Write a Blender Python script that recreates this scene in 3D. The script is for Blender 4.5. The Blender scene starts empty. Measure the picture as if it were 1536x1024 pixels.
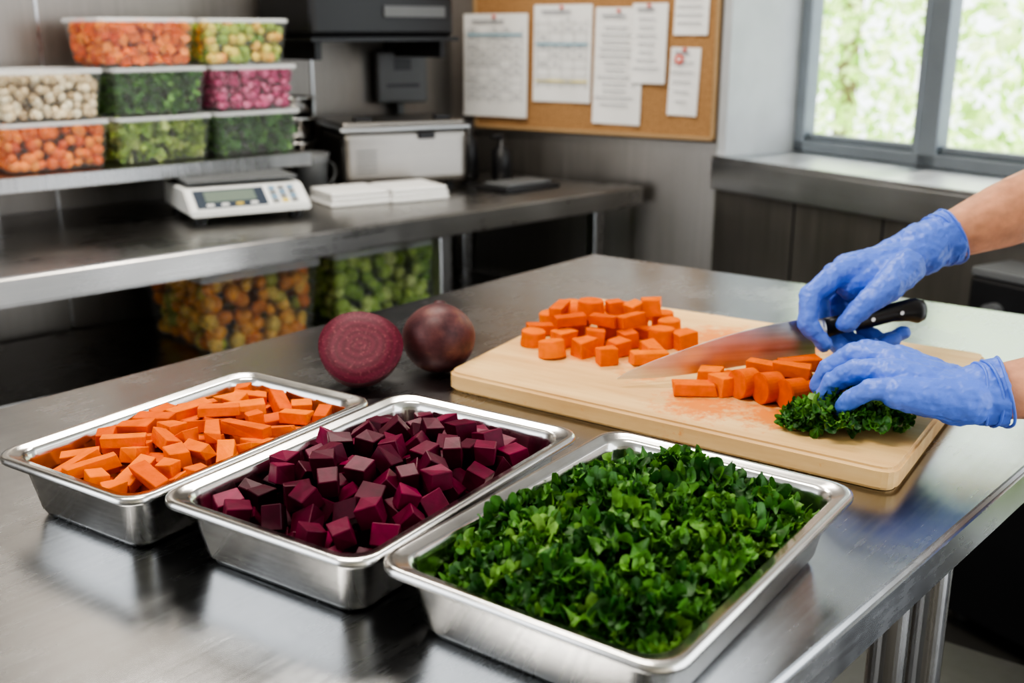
import bpy, bmesh, math, random
import numpy as np
from mathutils import Matrix, Vector, Euler
rnd=random.Random(7)
C=bpy.context.scene.collection
try:
    bpy.context.scene.view_settings.look='AgX - High Contrast'; bpy.context.scene.view_settings.exposure=.12
except Exception as ex: print(ex)
# ------------------------------------------------------------------ materials
def newmat(name):
    m=bpy.data.materials.new(name); m.use_nodes=True
    nt=m.node_tree; b=nt.nodes['Principled BSDF']; return m,nt,b
def ramp(nt,fac,cols):
    r=nt.nodes.new('ShaderNodeValToRGB'); el=r.color_ramp.elements
    while len(el)<len(cols): el.new(.5)
    for e,(p,c) in zip(el,cols): e.position=p; e.color=(*c,1)
    nt.links.new(fac,r.inputs[0]); return r.outputs[0]
def coords(nt,scale=(1,1,1),rot=(0,0,0)):
    t=nt.nodes.new('ShaderNodeTexCoord'); m0=nt.nodes.new('ShaderNodeMapping'); mp=nt.nodes.new('ShaderNodeMapping')
    m0.inputs['Rotation'].default_value=rot
    mp.inputs['Scale'].default_value=scale
    nt.links.new(t.outputs['Object'],m0.inputs[0]); nt.links.new(m0.outputs[0],mp.inputs[0]); return mp.outputs[0]
def noise(nt,vec,scale,detail=3,rough=.5):
    n=nt.nodes.new('ShaderNodeTexNoise'); n.inputs['Scale'].default_value=scale; n.inputs['Detail'].default_value=detail
    n.inputs['Roughness'].default_value=rough
    nt.links.new(vec,n.inputs['Vector']); return n.outputs['Fac']
def bump(nt,b,h,strength=.2,dist=.001):
    bp=nt.nodes.new('ShaderNodeBump'); bp.inputs['Strength'].default_value=strength; bp.inputs['Distance'].default_value=dist
    nt.links.new(h,bp.inputs['Height']); nt.links.new(bp.outputs[0],b.inputs['Normal'])
def maprange(nt,v,a,b_,c=0,d=1):
    m=nt.nodes.new('ShaderNodeMapRange'); m.inputs[1].default_value=c; m.inputs[2].default_value=d
    m.inputs[3].default_value=a; m.inputs[4].default_value=b_; nt.links.new(v,m.inputs[0]); return m.outputs[0]
def math_(nt,op,a,b):
    m=nt.nodes.new('ShaderNodeMath'); m.operation=op
    for i,x in enumerate((a,b)):
        if isinstance(x,(int,float)): m.inputs[i].default_value=x
        else: nt.links.new(x,m.inputs[i])
    return m.outputs[0]
def plain(name,col,rough=.5,metal=0,nz=None,bumpv=None,coat=0,sss=0):
    m,nt,b=newmat(name); b.inputs['Roughness'].default_value=rough; b.inputs['Metallic'].default_value=metal
    v=coords(nt); sc,amt=nz or (12,.05)
    f=noise(nt,v,sc)
    c1=tuple(max(0,c*(1-amt)) for c in col); c2=tuple(min(1,c*(1+amt)) for c in col)
    nt.links.new(ramp(nt,f,[(.3,c1),(.7,c2)]),b.inputs['Base Color'])
    if bumpv: bump(nt,b,noise(nt,v,bumpv[0]),bumpv[1],bumpv[2])
    b.inputs['Coat Weight'].default_value=coat
    if sss:
        b.inputs['Subsurface Weight'].default_value=sss; b.inputs['Subsurface Radius'].default_value=(.01,.004,.002); b.inputs['Subsurface Scale'].default_value=.6
    return m
def steel(name,base=.6,r0=.18,r1=.38,stretch=(3,160,160),tint=(1,1,1),sm=4,bs=.05,rot=(0,0,0),aniso=0,gw=1.0,metal=1):
    m,nt,b=newmat(name); b.inputs['Metallic'].default_value=metal
    v=coords(nt,stretch,rot); v2=coords(nt)
    g=noise(nt,v,1.0,4,.6); s=noise(nt,v2,sm,5,.6)
    g2=maprange(nt,g,.5-.5*gw,.5+.5*gw)
    mx=math_(nt,'ADD',g2,s)
    nt.links.new(maprange(nt,mx,r0,r1,.7,1.3),b.inputs['Roughness'])
    hf=math_(nt,'MULTIPLY',mx,.5)
    nt.links.new(ramp(nt,hf,[(.35,tuple(base*.84*t for t in tint)),(.65,tuple(base*1.12*t for t in tint))]),b.inputs['Base Color'])
    bump(nt,b,g,bs,.001)
    b.inputs['Anisotropic'].default_value=aniso
    return m
def island(name,cols,rough=.45,trans=0,bumpv=(120,.3,.0006),coat=0,sss=0,nsc=60,namt=.3,spec=.5):
    m,nt,b=newmat(name)
    g=nt.nodes.new('ShaderNodeNewGeometry'); c=ramp(nt,g.outputs['Random Per Island'],cols)
    f=noise(nt,coords(nt),nsc,4)
    mr=maprange(nt,f,1-namt,1+namt,.3,.7)
    hs=nt.nodes.new('ShaderNodeHueSaturation'); nt.links.new(mr,hs.inputs['Value']); nt.links.new(c,hs.inputs['Color'])
    nt.links.new(hs.outputs[0],b.inputs['Base Color'])
    b.inputs['Roughness'].default_value=rough; b.inputs['Coat Weight'].default_value=coat; b.inputs['Coat Roughness'].default_value=.2
    b.inputs['Specular IOR Level'].default_value=spec
    if sss: b.inputs['Subsurface Weight'].default_value=sss; b.inputs['Subsurface Radius'].default_value=(.006,.003,.001); b.inputs['Subsurface Scale'].default_value=.6
    if bumpv: bump(nt,b,noise(nt,coords(nt),bumpv[0]),bumpv[1],bumpv[2])
    if trans:
        t=nt.nodes.new('ShaderNodeBsdfTranslucent'); nt.links.new(hs.outputs[0],t.inputs[0])
        mix=nt.nodes.new('ShaderNodeMixShader'); mix.inputs[0].default_value=trans
        nt.links.new(b.outputs[0],mix.inputs[1]); nt.links.new(t.outputs[0],mix.inputs[2])
        nt.links.new(mix.outputs[0],nt.nodes['Material Output'].inputs[0])
    return m
def clear(name,tint=(.93,.96,.97),gl=.16,rough=.08):
    m,nt,b=newmat(name); t=nt.nodes.new('ShaderNodeBsdfTransparent'); t.inputs[0].default_value=(*tint,1)
    b.inputs['Base Color'].default_value=(.85,.87,.88,1); b.inputs['Roughness'].default_value=rough
    mix=nt.nodes.new('ShaderNodeMixShader'); mix.inputs[0].default_value=gl
    nt.links.new(t.outputs[0],mix.inputs[1]); nt.links.new(b.outputs[0],mix.inputs[2])
    nt.links.new(mix.outputs[0],nt.nodes['Material Output'].inputs[0]); return m

M={}
M['table']=steel('brushed_steel_table',.44,.17,.34,(5,150,150),(.98,1,1.03),7,.03,(0,0,-.88),.2,.4)
M['counter']=steel('steel_counter',.42,.2,.38,(4,120,120),(1,.97,.93),4,.04,gw=.5)
M['pan']=steel('steel_pan',.66,.13,.25,(6,6,240),(1,.985,.96),9,.03,gw=.6)
M['panel']=steel('steel_panel',.27,.30,.5,(60,60,2),(1,.93,.86),2,.05,gw=.8,metal=.85)
M['sillst']=steel('sill_steel',.55,.25,.4,(4,60,60),(.97,1,1.04),gw=.5)
M['applst']=steel('appliance_steel',.34,.25,.4,(4,4,120),(1,.94,.87),gw=.5)
M['blade']=steel('blade_steel',.72,.32,.44,(4,4,220),(1,1,1),14,.02)
M['leg']=steel('leg_steel',.42,.2,.35,(90,90,3))
M['white_pl']=plain('white_plastic',(.72,.73,.72),.45)
M['grey_pl']=plain('grey_plastic',(.13,.135,.14),.45)
M['black']=plain('black_plastic',(.015,.015,.017),.35)
M['lcd']=plain('lcd_glass',(.13,.17,.14),.45)
M['navy']=plain('panel_navy',(.02,.035,.06),.5)
M['btn']=plain('button_blue',(.10,.22,.35),.4)
M['ybtn']=plain('button_yellow',(.6,.45,.06),.4)
M['cork']=plain('cork',(.36,.20,.09),.9,0,(160,.3),(300,.4,.001))
M['paper']=plain('paper',(.74,.73,.71),.8,0,(8,.03))
M['towel']=plain('towel',(.74,.74,.73),.95,0,(200,.06),(400,.5,.001))
M['ink']=plain('ink',(.34,.35,.37),.8)
M['inkblue']=plain('ink_blue',(.2,.4,.5),.8)
M['inkyel']=plain('ink_yellow',(.7,.6,.2),.8)
M['red']=plain('red_print',(.65,.08,.05),.7)
M['alu']=plain('window_frame_paint',(.20,.225,.25),.35,.3)
M['reveal']=plain('reveal_paint',(.48,.50,.52),.5)
M['frame']=plain('board_frame',(.38,.25,.13),.6)
M['bark']=plain('bark',(.2,.14,.09),.9)
M['wallup']=plain('wall_upper',(.20,.18,.165),.6)
M['wallpaint']=plain('wall_paint',(.40,.37,.33),.8)
M['ceil']=plain('ceiling_paint',(.6,.59,.57),.8)
M['jacket']=plain('cotton_jacket',(.68,.68,.66),.9,0,(40,.05),(300,.3,.001))
M['trouser']=plain('dark_trousers',(.03,.032,.04),.9)
M['hair']=plain('brown_hair',(.06,.035,.02),.7,0,(80,.3),(200,.8,.003))
M['eye']=plain('eye',(.7,.7,.68),.2)
M['glove']=plain('nitrile_glove',(.11,.21,.74),.42,0,(30,.03),(75,.5,.0025))
M['skin']=plain('skin',(.60,.29,.175),.5,0,(60,.14),(500,.25,.0006),0,.15)
M['lid']=clear('clear_lid',(.93,.95,.96),.5,.25)
M['tub']=clear('clear_tub',(.95,.97,.97),.10,.1)
M['glass']=clear('window_glass',(.98,.99,.99),.03,.02)
M['cubes_carrot']=island('carrot',[(0,(.62,.095,.0002)),(.5,(.74,.14,.0004)),(1,(.84,.20,.003))],.55,bumpv=(240,.5,.0008),nsc=60,namt=.13,spec=.16)
M['cubes_beet']=island('beet_flesh',[(0,(.040,.0006,.010)),(.6,(.10,.0015,.023)),(1,(.17,.005,.042))],.40,bumpv=(200,.3,.0006),nsc=70,namt=.3,spec=.25)
M['kale']=island('kale',[(0,(.022,.085,.016)),(.4,(.055,.18,.026)),(.8,(.125,.30,.045)),(1,(.24,.43,.095))],.48,trans=.22,bumpv=(350,.5,.001),nsc=110,namt=.35)
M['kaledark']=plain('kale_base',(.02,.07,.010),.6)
M['leaves']=island('tree_leaves',[(0,(.30,.50,.09)),(.5,(.60,.80,.26)),(1,(.95,.99,.7))],.5,trans=.5,bumpv=None)
M['lawn']=plain('lawn',(.5,.65,.3),.9)
m,nt,b=newmat('floor_tile'); br=nt.nodes.new('ShaderNodeTexBrick'); nt.links.new(coords(nt),br.inputs[0]); br.offset=0
br.inputs['Color1'].default_value=(.035,.033,.03,1); br.inputs['Color2'].default_value=(.05,.047,.043,1); br.inputs['Mortar'].default_value=(.02,.02,.02,1)
br.inputs['Scale'].default_value=1; br.inputs['Brick Width'].default_value=.3; br.inputs['Row Height'].default_value=.3; br.inputs['Mortar Size'].default_value=.006
nt.links.new(br.outputs[0],b.inputs['Base Color']); b.inputs['Roughness'].default_value=.5; M['floor']=m
# maple board with carrot-juice stains where the carrots are cut
m,nt,b=newmat('maple_board'); v=coords(nt,(3,22,22),(0,0,.6)); f=noise(nt,v,1.2,5,.6)
v2=coords(nt); st=noise(nt,v2,70,6,.75)
c=ramp(nt,f,[(.3,(.64,.38,.16)),(.55,(.76,.51,.24)),(.8,(.84,.62,.34))])
mask=None
for (sx,sy,sr) in ((.225,1.205,.085),(.30,1.17,.07),(.30,1.50,.10),(.12,1.45,.11),(.17,1.33,.05),(.40,1.44,.07)):
    d=nt.nodes.new('ShaderNodeVectorMath'); d.operation='DISTANCE'; nt.links.new(v2,d.inputs[0]); d.inputs[1].default_value=(sx,sy,.926)
    k=maprange(nt,d.outputs['Value'],1,0,0,sr); mask=k if mask is None else math_(nt,'MAXIMUM',mask,k)
fac=maprange(nt,math_(nt,'ADD',math_(nt,'MULTIPLY',mask,.42),st),0,.9,.62,.82)
mx=nt.nodes.new('ShaderNodeMix'); mx.data_type='RGBA'; nt.links.new(c,mx.inputs[6]); mx.inputs[7].default_value=(.74,.22,.03,1)
nt.links.new(fac,mx.inputs[0]); nt.links.new(mx.outputs[2],b.inputs['Base Color'])
b.inputs['Roughness'].default_value=.5; bump(nt,b,f,.08,.001); M['wood']=m
m,nt,b=newmat('beet_skin'); f=noise(nt,coords(nt),30,6,.65)
nt.links.new(ramp(nt,f,[(.35,(.05,.013,.018)),(.55,(.11,.034,.035)),(.75,(.22,.10,.06))]),b.inputs['Base Color']); b.inputs['Roughness'].default_value=.5
bump(nt,b,f,.4,.002); M['beetskin']=m
m,nt,b=newmat('beet_cut_face'); w=nt.nodes.new('ShaderNodeTexWave'); w.wave_type='RINGS'; w.rings_direction='Z'
nt.links.new(coords(nt),w.inputs[0]); w.inputs['Scale'].default_value=30; w.inputs['Distortion'].default_value=5; w.inputs['Detail'].default_value=4
sp=noise(nt,coords(nt),260,3,.7)
cc=ramp(nt,w.outputs['Fac'],[(0,(.080,.004,.016)),(1,(.11,.007,.024))])
mx=nt.nodes.new('ShaderNodeMix'); mx.data_type='RGBA'; nt.links.new(cc,mx.inputs[6]); mx.inputs[7].default_value=(.26,.07,.08,1)
nt.links.new(maprange(nt,sp,0,.6,.56,.70),mx.inputs[0]); nt.links.new(mx.outputs[2],b.inputs['Base Color']); b.inputs['Roughness'].default_value=.5; b.inputs['Specular IOR Level'].default_value=.3
bump(nt,b,sp,.5,.001); M['beetcut']=m
# ------------------------------------------------------------------ mesh builder
class B:
    def __init__(s): s.V=[];s.F=[];s.MI=[];s.S=[];s.mats=[]
    def mi(s,mat):
        m=M[mat] if isinstance(mat,str) else mat
        if m not in s.mats: s.mats.append(m)
        return s.mats.index(m)
    def add(s,verts,faces,mat,T=None,smooth=False):
        o=len(s.V); k=s.mi(mat)
        if T is not None:
            A=np.array(T); P=np.array([tuple(v) for v in verts])@A[:3,:3].T+A[:3,3]; s.V+=[tuple(p) for p in P.tolist()]
        else: s.V+= [tuple(v) for v in verts]
        s.F+=[tuple(i+o for i in f) for f in faces]; s.MI+=[k]*len(faces); s.S+=[smooth]*len(faces)
    def addbm(s,bm,mat,T=None,smooth=False):
        bm.verts.index_update()
        s.add([v.co.copy() for v in bm.verts],[[v.index for v in f.verts] for f in bm.faces],mat,T,smooth); bm.free()
    def box(s,size,c,mat,rot=(0,0,0),bev=0,seg=2,T=None,jit=None):
        bm=bmesh.new(); bmesh.ops.create_cube(bm,size=1)
        for v in bm.verts: v.co=Vector((v.co.x*size[0],v.co.y*size[1],v.co.z*size[2]))
        if jit is not None:
            for v in bm.verts: v.co+=Vector(tuple(jit.normal(0,.0012,3)))
        if bev: bmesh.ops.bevel(bm,geom=bm.edges[:],offset=bev,segments=seg,affect='EDGES',profile=.5)
        m=Matrix.Translation(c)@Euler(rot).to_matrix().to_4x4()
        if T is not None: m=T@m
        s.addbm(bm,mat,m,False)
    def cyl(s,r,h,c,mat,rot=(0,0,0),r2=None,seg=28,bev=0,T=None):
        bm=bmesh.new(); bmesh.ops.create_cone(bm,cap_ends=True,segments=seg,radius1=r,radius2=r if r2 is None else r2,depth=h)
        if bev: bmesh.ops.bevel(bm,geom=[e for e in bm.edges if abs(e.verts[0].co.z-e.verts[1].co.z)<1e-6],offset=bev,segments=2,affect='EDGES')
        m=Matrix.Translation(c)@Euler(rot).to_matrix().to_4x4()
        if T is not None: m=T@m
        s.addbm(bm,mat,m,False)
    def sph(s,r,c,mat,scale=(1,1,1),sub=2,rot=(0,0,0)):
        bm=bmesh.new(); bmesh.ops.create_icosphere(bm,subdivisions=sub,radius=r)
        s.addbm(bm,mat,Matrix.Translation(c)@Euler(rot).to_matrix().to_4x4()@Matrix.Diagonal((*scale,1)),True)
    def loft(s,loops,mat,cap0=True,cap1=True,smooth=True,T=None):
        n=len(loops[0]); V=[p for l in loops for p in l]; F=[]
        for i in range(len(loops)-1):
            for j in range(n): F.append((i*n+j,i*n+(j+1)%n,(i+1)*n+(j+1)%n,(i+1)*n+j))
        if cap0: F.append(tuple(range(n))[::-1])
        if cap1: F.append(tuple((len(loops)-1)*n+j for j in range(n)))
        s.add(V,F,mat,T,smooth)
    def prism(s,poly,z0,z1,mat,bev=0,seg=3,T=None):
        bm=bmesh.new(); a=[bm.verts.new((*p,z0)) for p in poly]; f=bm.faces.new(a)
        r=bmesh.ops.extrude_face_region(bm,geom=[f]); 
        for v in [g for g in r['geom'] if isinstance(g,bmesh.types.BMVert)]: v.co.z=z1
        bmesh.ops.recalc_face_normals(bm,faces=bm.faces[:])
        if bev: bmesh.ops.bevel(bm,geom=[e for e in bm.edges if abs(e.verts[0].co.z-e.verts[1].co.z)<1e-6],offset=bev,segments=seg,affect='EDGES')
        s.addbm(bm,mat,T,False)
    def done(s,name,T=None,parent=None,autosmooth=True,wn=False):
        me=bpy.data.meshes.new(name); me.from_pydata(s.V,[],s.F)
        for m in s.mats: me.materials.append(m)
        me.polygons.foreach_set('material_index',s.MI); me.polygons.foreach_set('use_smooth',s.S); me.update()
        o=bpy.data.objects.new(name,me); C.objects.link(o)
        if T is not None: o.matrix_world=T
        if parent: o.parent=parent
        return o
def rloop(hx,hy,r,z,n=7):
    out=[]
    for cx,cy,a0 in ((hx-r,hy-r,0),(-hx+r,hy-r,90),(-hx+r,-hy+r,180),(hx-r,-hy+r,270)):
        for i in range(n):
            a=math.radians(a0+90*i/(n-1)); out.append((cx+r*math.cos(a),cy+r*math.sin(a),z))
    return out
def frame(o,ang,z=0): return Matrix.Translation((o[0],o[1],z))@Matrix.Rotation(ang,4,'Z')
def roundpoly(P,r,n=5):
    out=[];N=len(P)
    for i in range(N):
        p=Vector(P[i]);a=(Vector(P[i-1])-p).normalized();b=(Vector(P[(i+1)%N])-p).normalized()
        p0=p+a*r;p1=p+b*r
        for k in range(n):
            t=k/(n-1); out.append(tuple((1-t)**2*p0+2*t*(1-t)*p+t*t*p1))
    return out
# ------------------------------------------------------------------ frames
FC=frame((-.972,1.999),math.atan2(.6829,.7305))
FB=frame((-.155,3.711),math.atan2(-.55,.835))
FW=frame((.605,3.21),math.radians(-58))
# ------------------------------------------------------------------ room
b=B(); b.box((5.2,6.2,.1),(-.5,1.6,-.05),'floor'); b.done('floor')
b=B(); b.box((5.2,6.2,.1),(-.5,1.6,2.75),'ceil'); b.done('ceiling')
b=B(); b.box((5.2,.1,2.7),(-.5,-1.45,1.35),'wallpaint'); b.done('wall_front')
b=B(); b.box((4.3,.1,2.7),(1.752-2.15,.80,1.35),'panel')
for s in (-1.2,-.4,.4,1.2): b.box((.008,.004,2.7),(s,.749,1.35),'leg')
b.done('wall_left',FC)
b=B(); b.box((1.02,.1,1.02),(.40,.05,.51),'panel'); b.box((1.02,.1,1.68),(.40,.05,1.86),'wallup')
b.box((1.0,.006,.012),(.41,-.003,1.026),'panel')
b.done('wall_back',FB)
b=B(); T=.36
b.box((1.85,T,.97),(.925,T/2,.485),'panel'); b.box((1.85,T,.75),(.925,T/2,2.325),'reveal')
b.box((.035,T,1),(.0175,T/2,1.46),'reveal'); b.box((.75,T,1),(1.475,T/2,1.46),'reveal')
for s in (.32,.62,1.1): b.box((.004,.003,.95),(s,-.001,.49),'black')
b.done('wall_right',FW)
b=B(); b.box((1.24,.36,.03),(.62,.16,.985),'sillst',bev=.004); b.box((1.24,.012,.085),(.62,-.015,.945),'sillst',bev=.003); b.done('trim_1',FW)
b=B()
def bar(x0,x1,z0,z1,y=.30,d=.05,mat='alu'): b.box((x1-x0,d,z1-z0),((x0+x1)/2,y,(z0+z1)/2),mat,bev=.004)
bar(.035,.075,1.0,1.95); bar(1.06,1.10,1.0,1.95); bar(.035,1.10,1.0,1.035); bar(.035,1.10,1.915,1.95); bar(.485,.545,1.0,1.95)
bar(.075,.485,1.035,1.055,.31,.03); bar(.545,1.06,1.035,1.055,.31,.03); bar(.465,.485,1.03,1.92,.29,.03)
b.box((1.0,.004,.88),(.57,.305,1.475),'glass'); b.done('window_1',FW)
# ------------------------------------------------------------------ outside
nrng=np.random.default_rng(3)
def tree(name,cx,cy,R,N,z0=.2,z1=3.0):
    V=[];F=[]
    for i in range(N):
        th=nrng.uniform(0,6.28); rr=R*math.sqrt(nrng.uniform(0,1)); z=nrng.uniform(z0,z1)
        c=np.array([cx+rr*math.cos(th),cy+rr*math.sin(th),z]); u=nrng.normal(size=3);u/=np.linalg.norm(u); w=np.cross(u,nrng.normal(size=3));w/=np.linalg.norm(w)
        s=nrng.uniform(.03,.08); o=len(V)
        V+= [tuple(c-u*s),tuple(c+w*s*.5),tuple(c+u*s),tuple(c-w*s*.5)]; F.append((o,o+1,o+2,o+3))
    b=B(); b.add(V,F,'leaves'); b.cyl(.08,2.0,(cx,cy,.8),'bark'); b.done(name)
for i,(x,y,R,n) in enumerate([(1.6,7.2,1.0,2300),(3.4,6.4,1.1,2600),(4.8,4.6,1.1,2400),(2.6,8.6,1.3,2400),(5.6,6.5,1.4,2400),(.6,8.8,1.1,1500)]): tree('leafy_tree',x,y,R,n)
b=B(); b.box((14,14,.05),(7.5,9.3,-.25),'lawn'); b.done('lawn')
# ------------------------------------------------------------------ main table
def lp(p,q,t): return (p[0]+(q[0]-p[0])*t,p[1]+(q[1]-p[1])*t)
TF=(.172,2.24);TR=(1.03,1.60);TN=(TR[0]-.672*2.05,TR[1]-.74*2.05);TL=(TF[0]-.644*2.05,TF[1]-.765*2.05)
b=B(); poly=roundpoly([TF,TR,TN,TL],.008,3)
b.prism(poly,.852,.90,'table',bev=.006)
def inset(P,d):
    c=Vector((sum(p[0] for p in P)/4,sum(p[1] for p in P)/4)); return [tuple(Vector(p)+(c-Vector(p)).normalized()*d) for p in P]
b.prism(inset([TF,TR,TN,TL],.12),.30,.325,'panel',bev=.003)
I4=inset([TF,TR,TN,TL],.14)
for p in I4+[lp(I4[1],I4[2],.42),lp(I4[1],I4[2],.36)]:
    b.cyl(.02,.86,(p[0],p[1],.432),'leg'); b.cyl(.026,.03,(p[0],p[1],.015),'black')
b.done('steel_prep_table')
# ------------------------------------------------------------------ pans
def pan(cx,cy,ang,L,W):
    b=B(); prof=[(.034,.0005),(.027,.002),(.0235,.009),(.0165,.048),(.0135,.053),(.0125,.0565),(.003,.0565),(.0005,.058),(0,.061),(.0008,.064),(.003,.0652),(.0065,.065),(.009,.0632),(.0135,.0628),(.0165,.0605),(.0185,.053),(.0255,.010),(.029,.0045),(.036,.0025)]
    loops=[rloop(L/2-i,W/2-i,max(.014,.025-i*.15),z) for i,z in prof]
    b.loft(loops,'pan'); return b.done('steel_food_pan',frame((cx,cy),ang,.9))
PAN=[(-.3235,1.0375,.991,.326,.208),(-.1195,.9395,.991,.344,.236),(.1005,.8105,.945,.358,.258)]
for p in PAN: pan(*p)
# ------------------------------------------------------------------ heaps
def heap(nm,mat,pn,N,target,dims,seed,tilt,base=.0035,tries=7):
    rng=np.random.default_rng(seed); cx,cy,ang,L,W=pn; hx,hy=L/2-.020,W/2-.020
    g=.003; xs=np.arange(-hx-.01,hx+.01,g); ys=np.arange(-hy-.01,hy+.01,g); X,Y=np.meshgrid(xs,ys,indexing='ij'); H=np.full(X.shape,base)
    b=B()
    for k in range(N):
        best=None
        for t in range(tries):
            d=dims(rng); 
            px,py=rng.uniform(-hx,hx),rng.uniform(-hy,hy)
            e=Euler((rng.normal(0,tilt),rng.normal(0,tilt),rng.uniform(0,6.28))); R=np.array(e.to_matrix())
            ext=np.abs(R)@(d/2)
            px=min(max(px,-hx+ext[0]),hx-ext[0]); py=min(max(py,-hy+ext[1]),hy-ext[1])
            i0,i1=np.searchsorted(xs,[px-ext[0],px+ext[0]]); j0,j1=np.searchsorted(ys,[py-ext[1],py+ext[1]])
            sx,sy=X[i0:i1,j0:j1]-px,Y[i0:i1,j0:j1]-py
            P=np.stack([sx*R[0,a]+sy*R[1,a] for a in range(3)],-1); D=R[2,:]
            with np.errstate(divide='ignore'):
                t1=(-d/2-P)/D; t2=(d/2-P)/D
            lo=np.minimum(t1,t2).max(-1); hi=np.maximum(t1,t2).min(-1); ok=hi>lo
            if not ok.any(): continue
            z=(H[i0:i1,j0:j1][ok]-lo[ok]).max()-.0025
            z=max(z,base+ext[2]*.98)
            wall=.0170+(.0625-min(.0625,max(.0,z-ext[2]*.7)))*.19+.0014
            lx,ly=L/2-wall-ext[0]*.92,W/2-wall-ext[1]*.92
            if abs(px)>lx+.004 or abs(py)>ly+.004: continue
            px=min(max(px,-lx),lx); py=min(max(py,-ly),ly)
            bad=False; cr=.024; ax,ay=L/2-wall,W/2-wall
            for sx_ in (-1,1):
                for sy_ in (-1,1):
                    for sz_ in (-1,1):
                        q=R@(np.array([sx_,sy_,sz_])*d/2); ux,uy=abs(px+q[0])-(ax-cr),abs(py+q[1])-(ay-cr)
                        if ux>0 and uy>0 and math.hypot(ux,uy)>cr: bad=True
            if bad: continue
            sc=z+ext[2]-target(px/hx,py/hy)
            if best is None or sc<best[0]: best=(sc,px,py,z,e,d,(i0,i1,j0,j1),ok,hi)
        if best is None or best[0]>.005: continue
        sc,px,py,z,e,d,(i0,i1,j0,j1),ok,hi=best
        sub=H[i0:i1,j0:j1]; sub[ok]=np.maximum(sub[ok],z+hi[ok])
        bm=bmesh.new(); bmesh.ops.create_cube(bm,size=1)
        for v in bm.verts: v.co=Vector([v.co[i]*d[i]+rng.normal(0,.0010) for i in range(3)])
        bmesh.ops.bevel(bm,geom=bm.edges[:],offset=.0007,segments=1,affect='EDGES')
        b.addbm(bm,mat,Matrix.Translation((px,py,z))@e.to_matrix().to_4x4())
    b.done(nm,frame((cx,cy),ang,.9))
def dcar(r):
    if r.random()<.72: return np.array([r.uniform(.032,.055),r.uniform(.014,.018),r.uniform(.011,.015)])
    return np.array([r.uniform(.018,.026),r.uniform(.016,.021),r.uniform(.013,.018)])
heap('diced_carrots','cubes_carrot',PAN[0],700,lambda x,y:.067-.008*(x*x)-.006*y*y,dcar,5,.2)
heap('diced_beets','cubes_beet',PAN[1],800,lambda x,y:.086-.024*(x*x)-.022*y*y,lambda r:np.array([r.uniform(.017,.024) for _ in range(3)]),11,.4)
# kale : curly, ruffled scraps
def leaf(rng,R,nr=6,ns=44,curl=1.0):
    k=rng.integers(6,10); p=rng.uniform(0,6.28,8); el=rng.uniform(.65,1.0); V=[(0,0,0)];F=[]
    cv=rng.uniform(-.45,.55)
    for i in range(1,nr+1):
        r=i/nr
        for j in range(ns):
            a=2*math.pi*j/ns
            Rr=R*(1+.22*math.sin(2*a+p[0])+.12*math.sin(3*a+p[1])+.10*r*r*math.sin(9*a+p[2]))
            a2=a+curl*.16*r*r*math.cos(k*a+p[3])
            z=R*(cv*r*r+curl*(.36*r**2*math.sin(k*a+p[3])+.10*r*math.sin(3*a+p[6])))
            sh=1-.22*curl*r*r*(1+math.sin(k*a+p[3]))/2
            V.append((Rr*r*sh*math.cos(a2),el*Rr*r*sh*math.sin(a2),z))
    for j in range(ns): F.append((0,1+j,1+(j+1)%ns))
    for i in range(nr-1):
        for j in range(ns):
            o=1+i*ns; F.append((o+j,o+ns+j,o+ns+(j+1)%ns,o+(j+1)%ns))
    return V,F
def frill(rng,R):
    # ruffled leaf margin: inner edge follows an arc, outer edge is much longer and folds into waves
    n=90;m=5; arc=rng.uniform(2.4,5.2); r0=R*rng.uniform(.12,.5); w=R*rng.uniform(.6,.9); nw=rng.integers(4,9); p=rng.uniform(0,6.28,6)
    dr=rng.uniform(-.3,.8)
    a=np.linspace(0,arc,n+1)[:,None]; v=np.linspace(0,1,m+1)[None,:]
    ph=2*math.pi*nw*a/arc+p[0]+.9*np.sin(a*2+p[1])
    rr=r0+w*v*(1+.22*np.sin(3*a+p[2]))-w*.20*v*v*(1+np.cos(2*ph))/2+w*.10*v**3*np.sin(ph*2.3+p[3])+w*.06*v**4*np.sin(ph*3.3+p[4])
    aa=a+.6*v*v*w/(rr+1e-6)*np.cos(ph)
    z=w*(.60*v**1.5*np.sin(ph)*(1+.4*np.sin(a*1.7+p[5]))+.14*v**3*np.sin(2.4*ph+p[3])+dr*v*.6)
    V=np.stack([rr*np.cos(aa),rr*np.sin(aa),z],-1).reshape(-1,3)
    F=[(i*(m+1)+j,(i+1)*(m+1)+j,(i+1)*(m+1)+j+1,i*(m+1)+j+1) for i in range(n) for j in range(m)]
    return V.tolist(),F
def broad(rng,R):
    n=40;m=14; p=rng.uniform(0,6.28,6); V=[]
    for i in range(n+1):
        t=i/n
        for j in range(m+1):
            u=2*j/m-1
            wd=R*(.75*math.sin(math.pi*min(1,t*.9+.08))**.7)*(1+.18*math.sin(9*t+p[0]+u)+.10*abs(u)*math.sin(23*t+p[1]))
            x=R*1.3*(2*t-1)*.8+.12*R*u*u*math.cos(14*t+p[3]); y=wd*u
            z=R*(.30*abs(u)**2.2*math.sin(16*t+p[2]+(2 if u>0 else 0))+.10*math.sin(3*t+p[4])+.14*abs(u)**.8-.05*abs(math.sin(8*t+3*abs(u))))
            V.append((x,y,z))
    F=[(i*(m+1)+j,(i+1)*(m+1)+j,(i+1)*(m+1)+j+1,i*(m+1)+j+1) for i in range(n) for j in range(m)]
    return V,F
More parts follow.
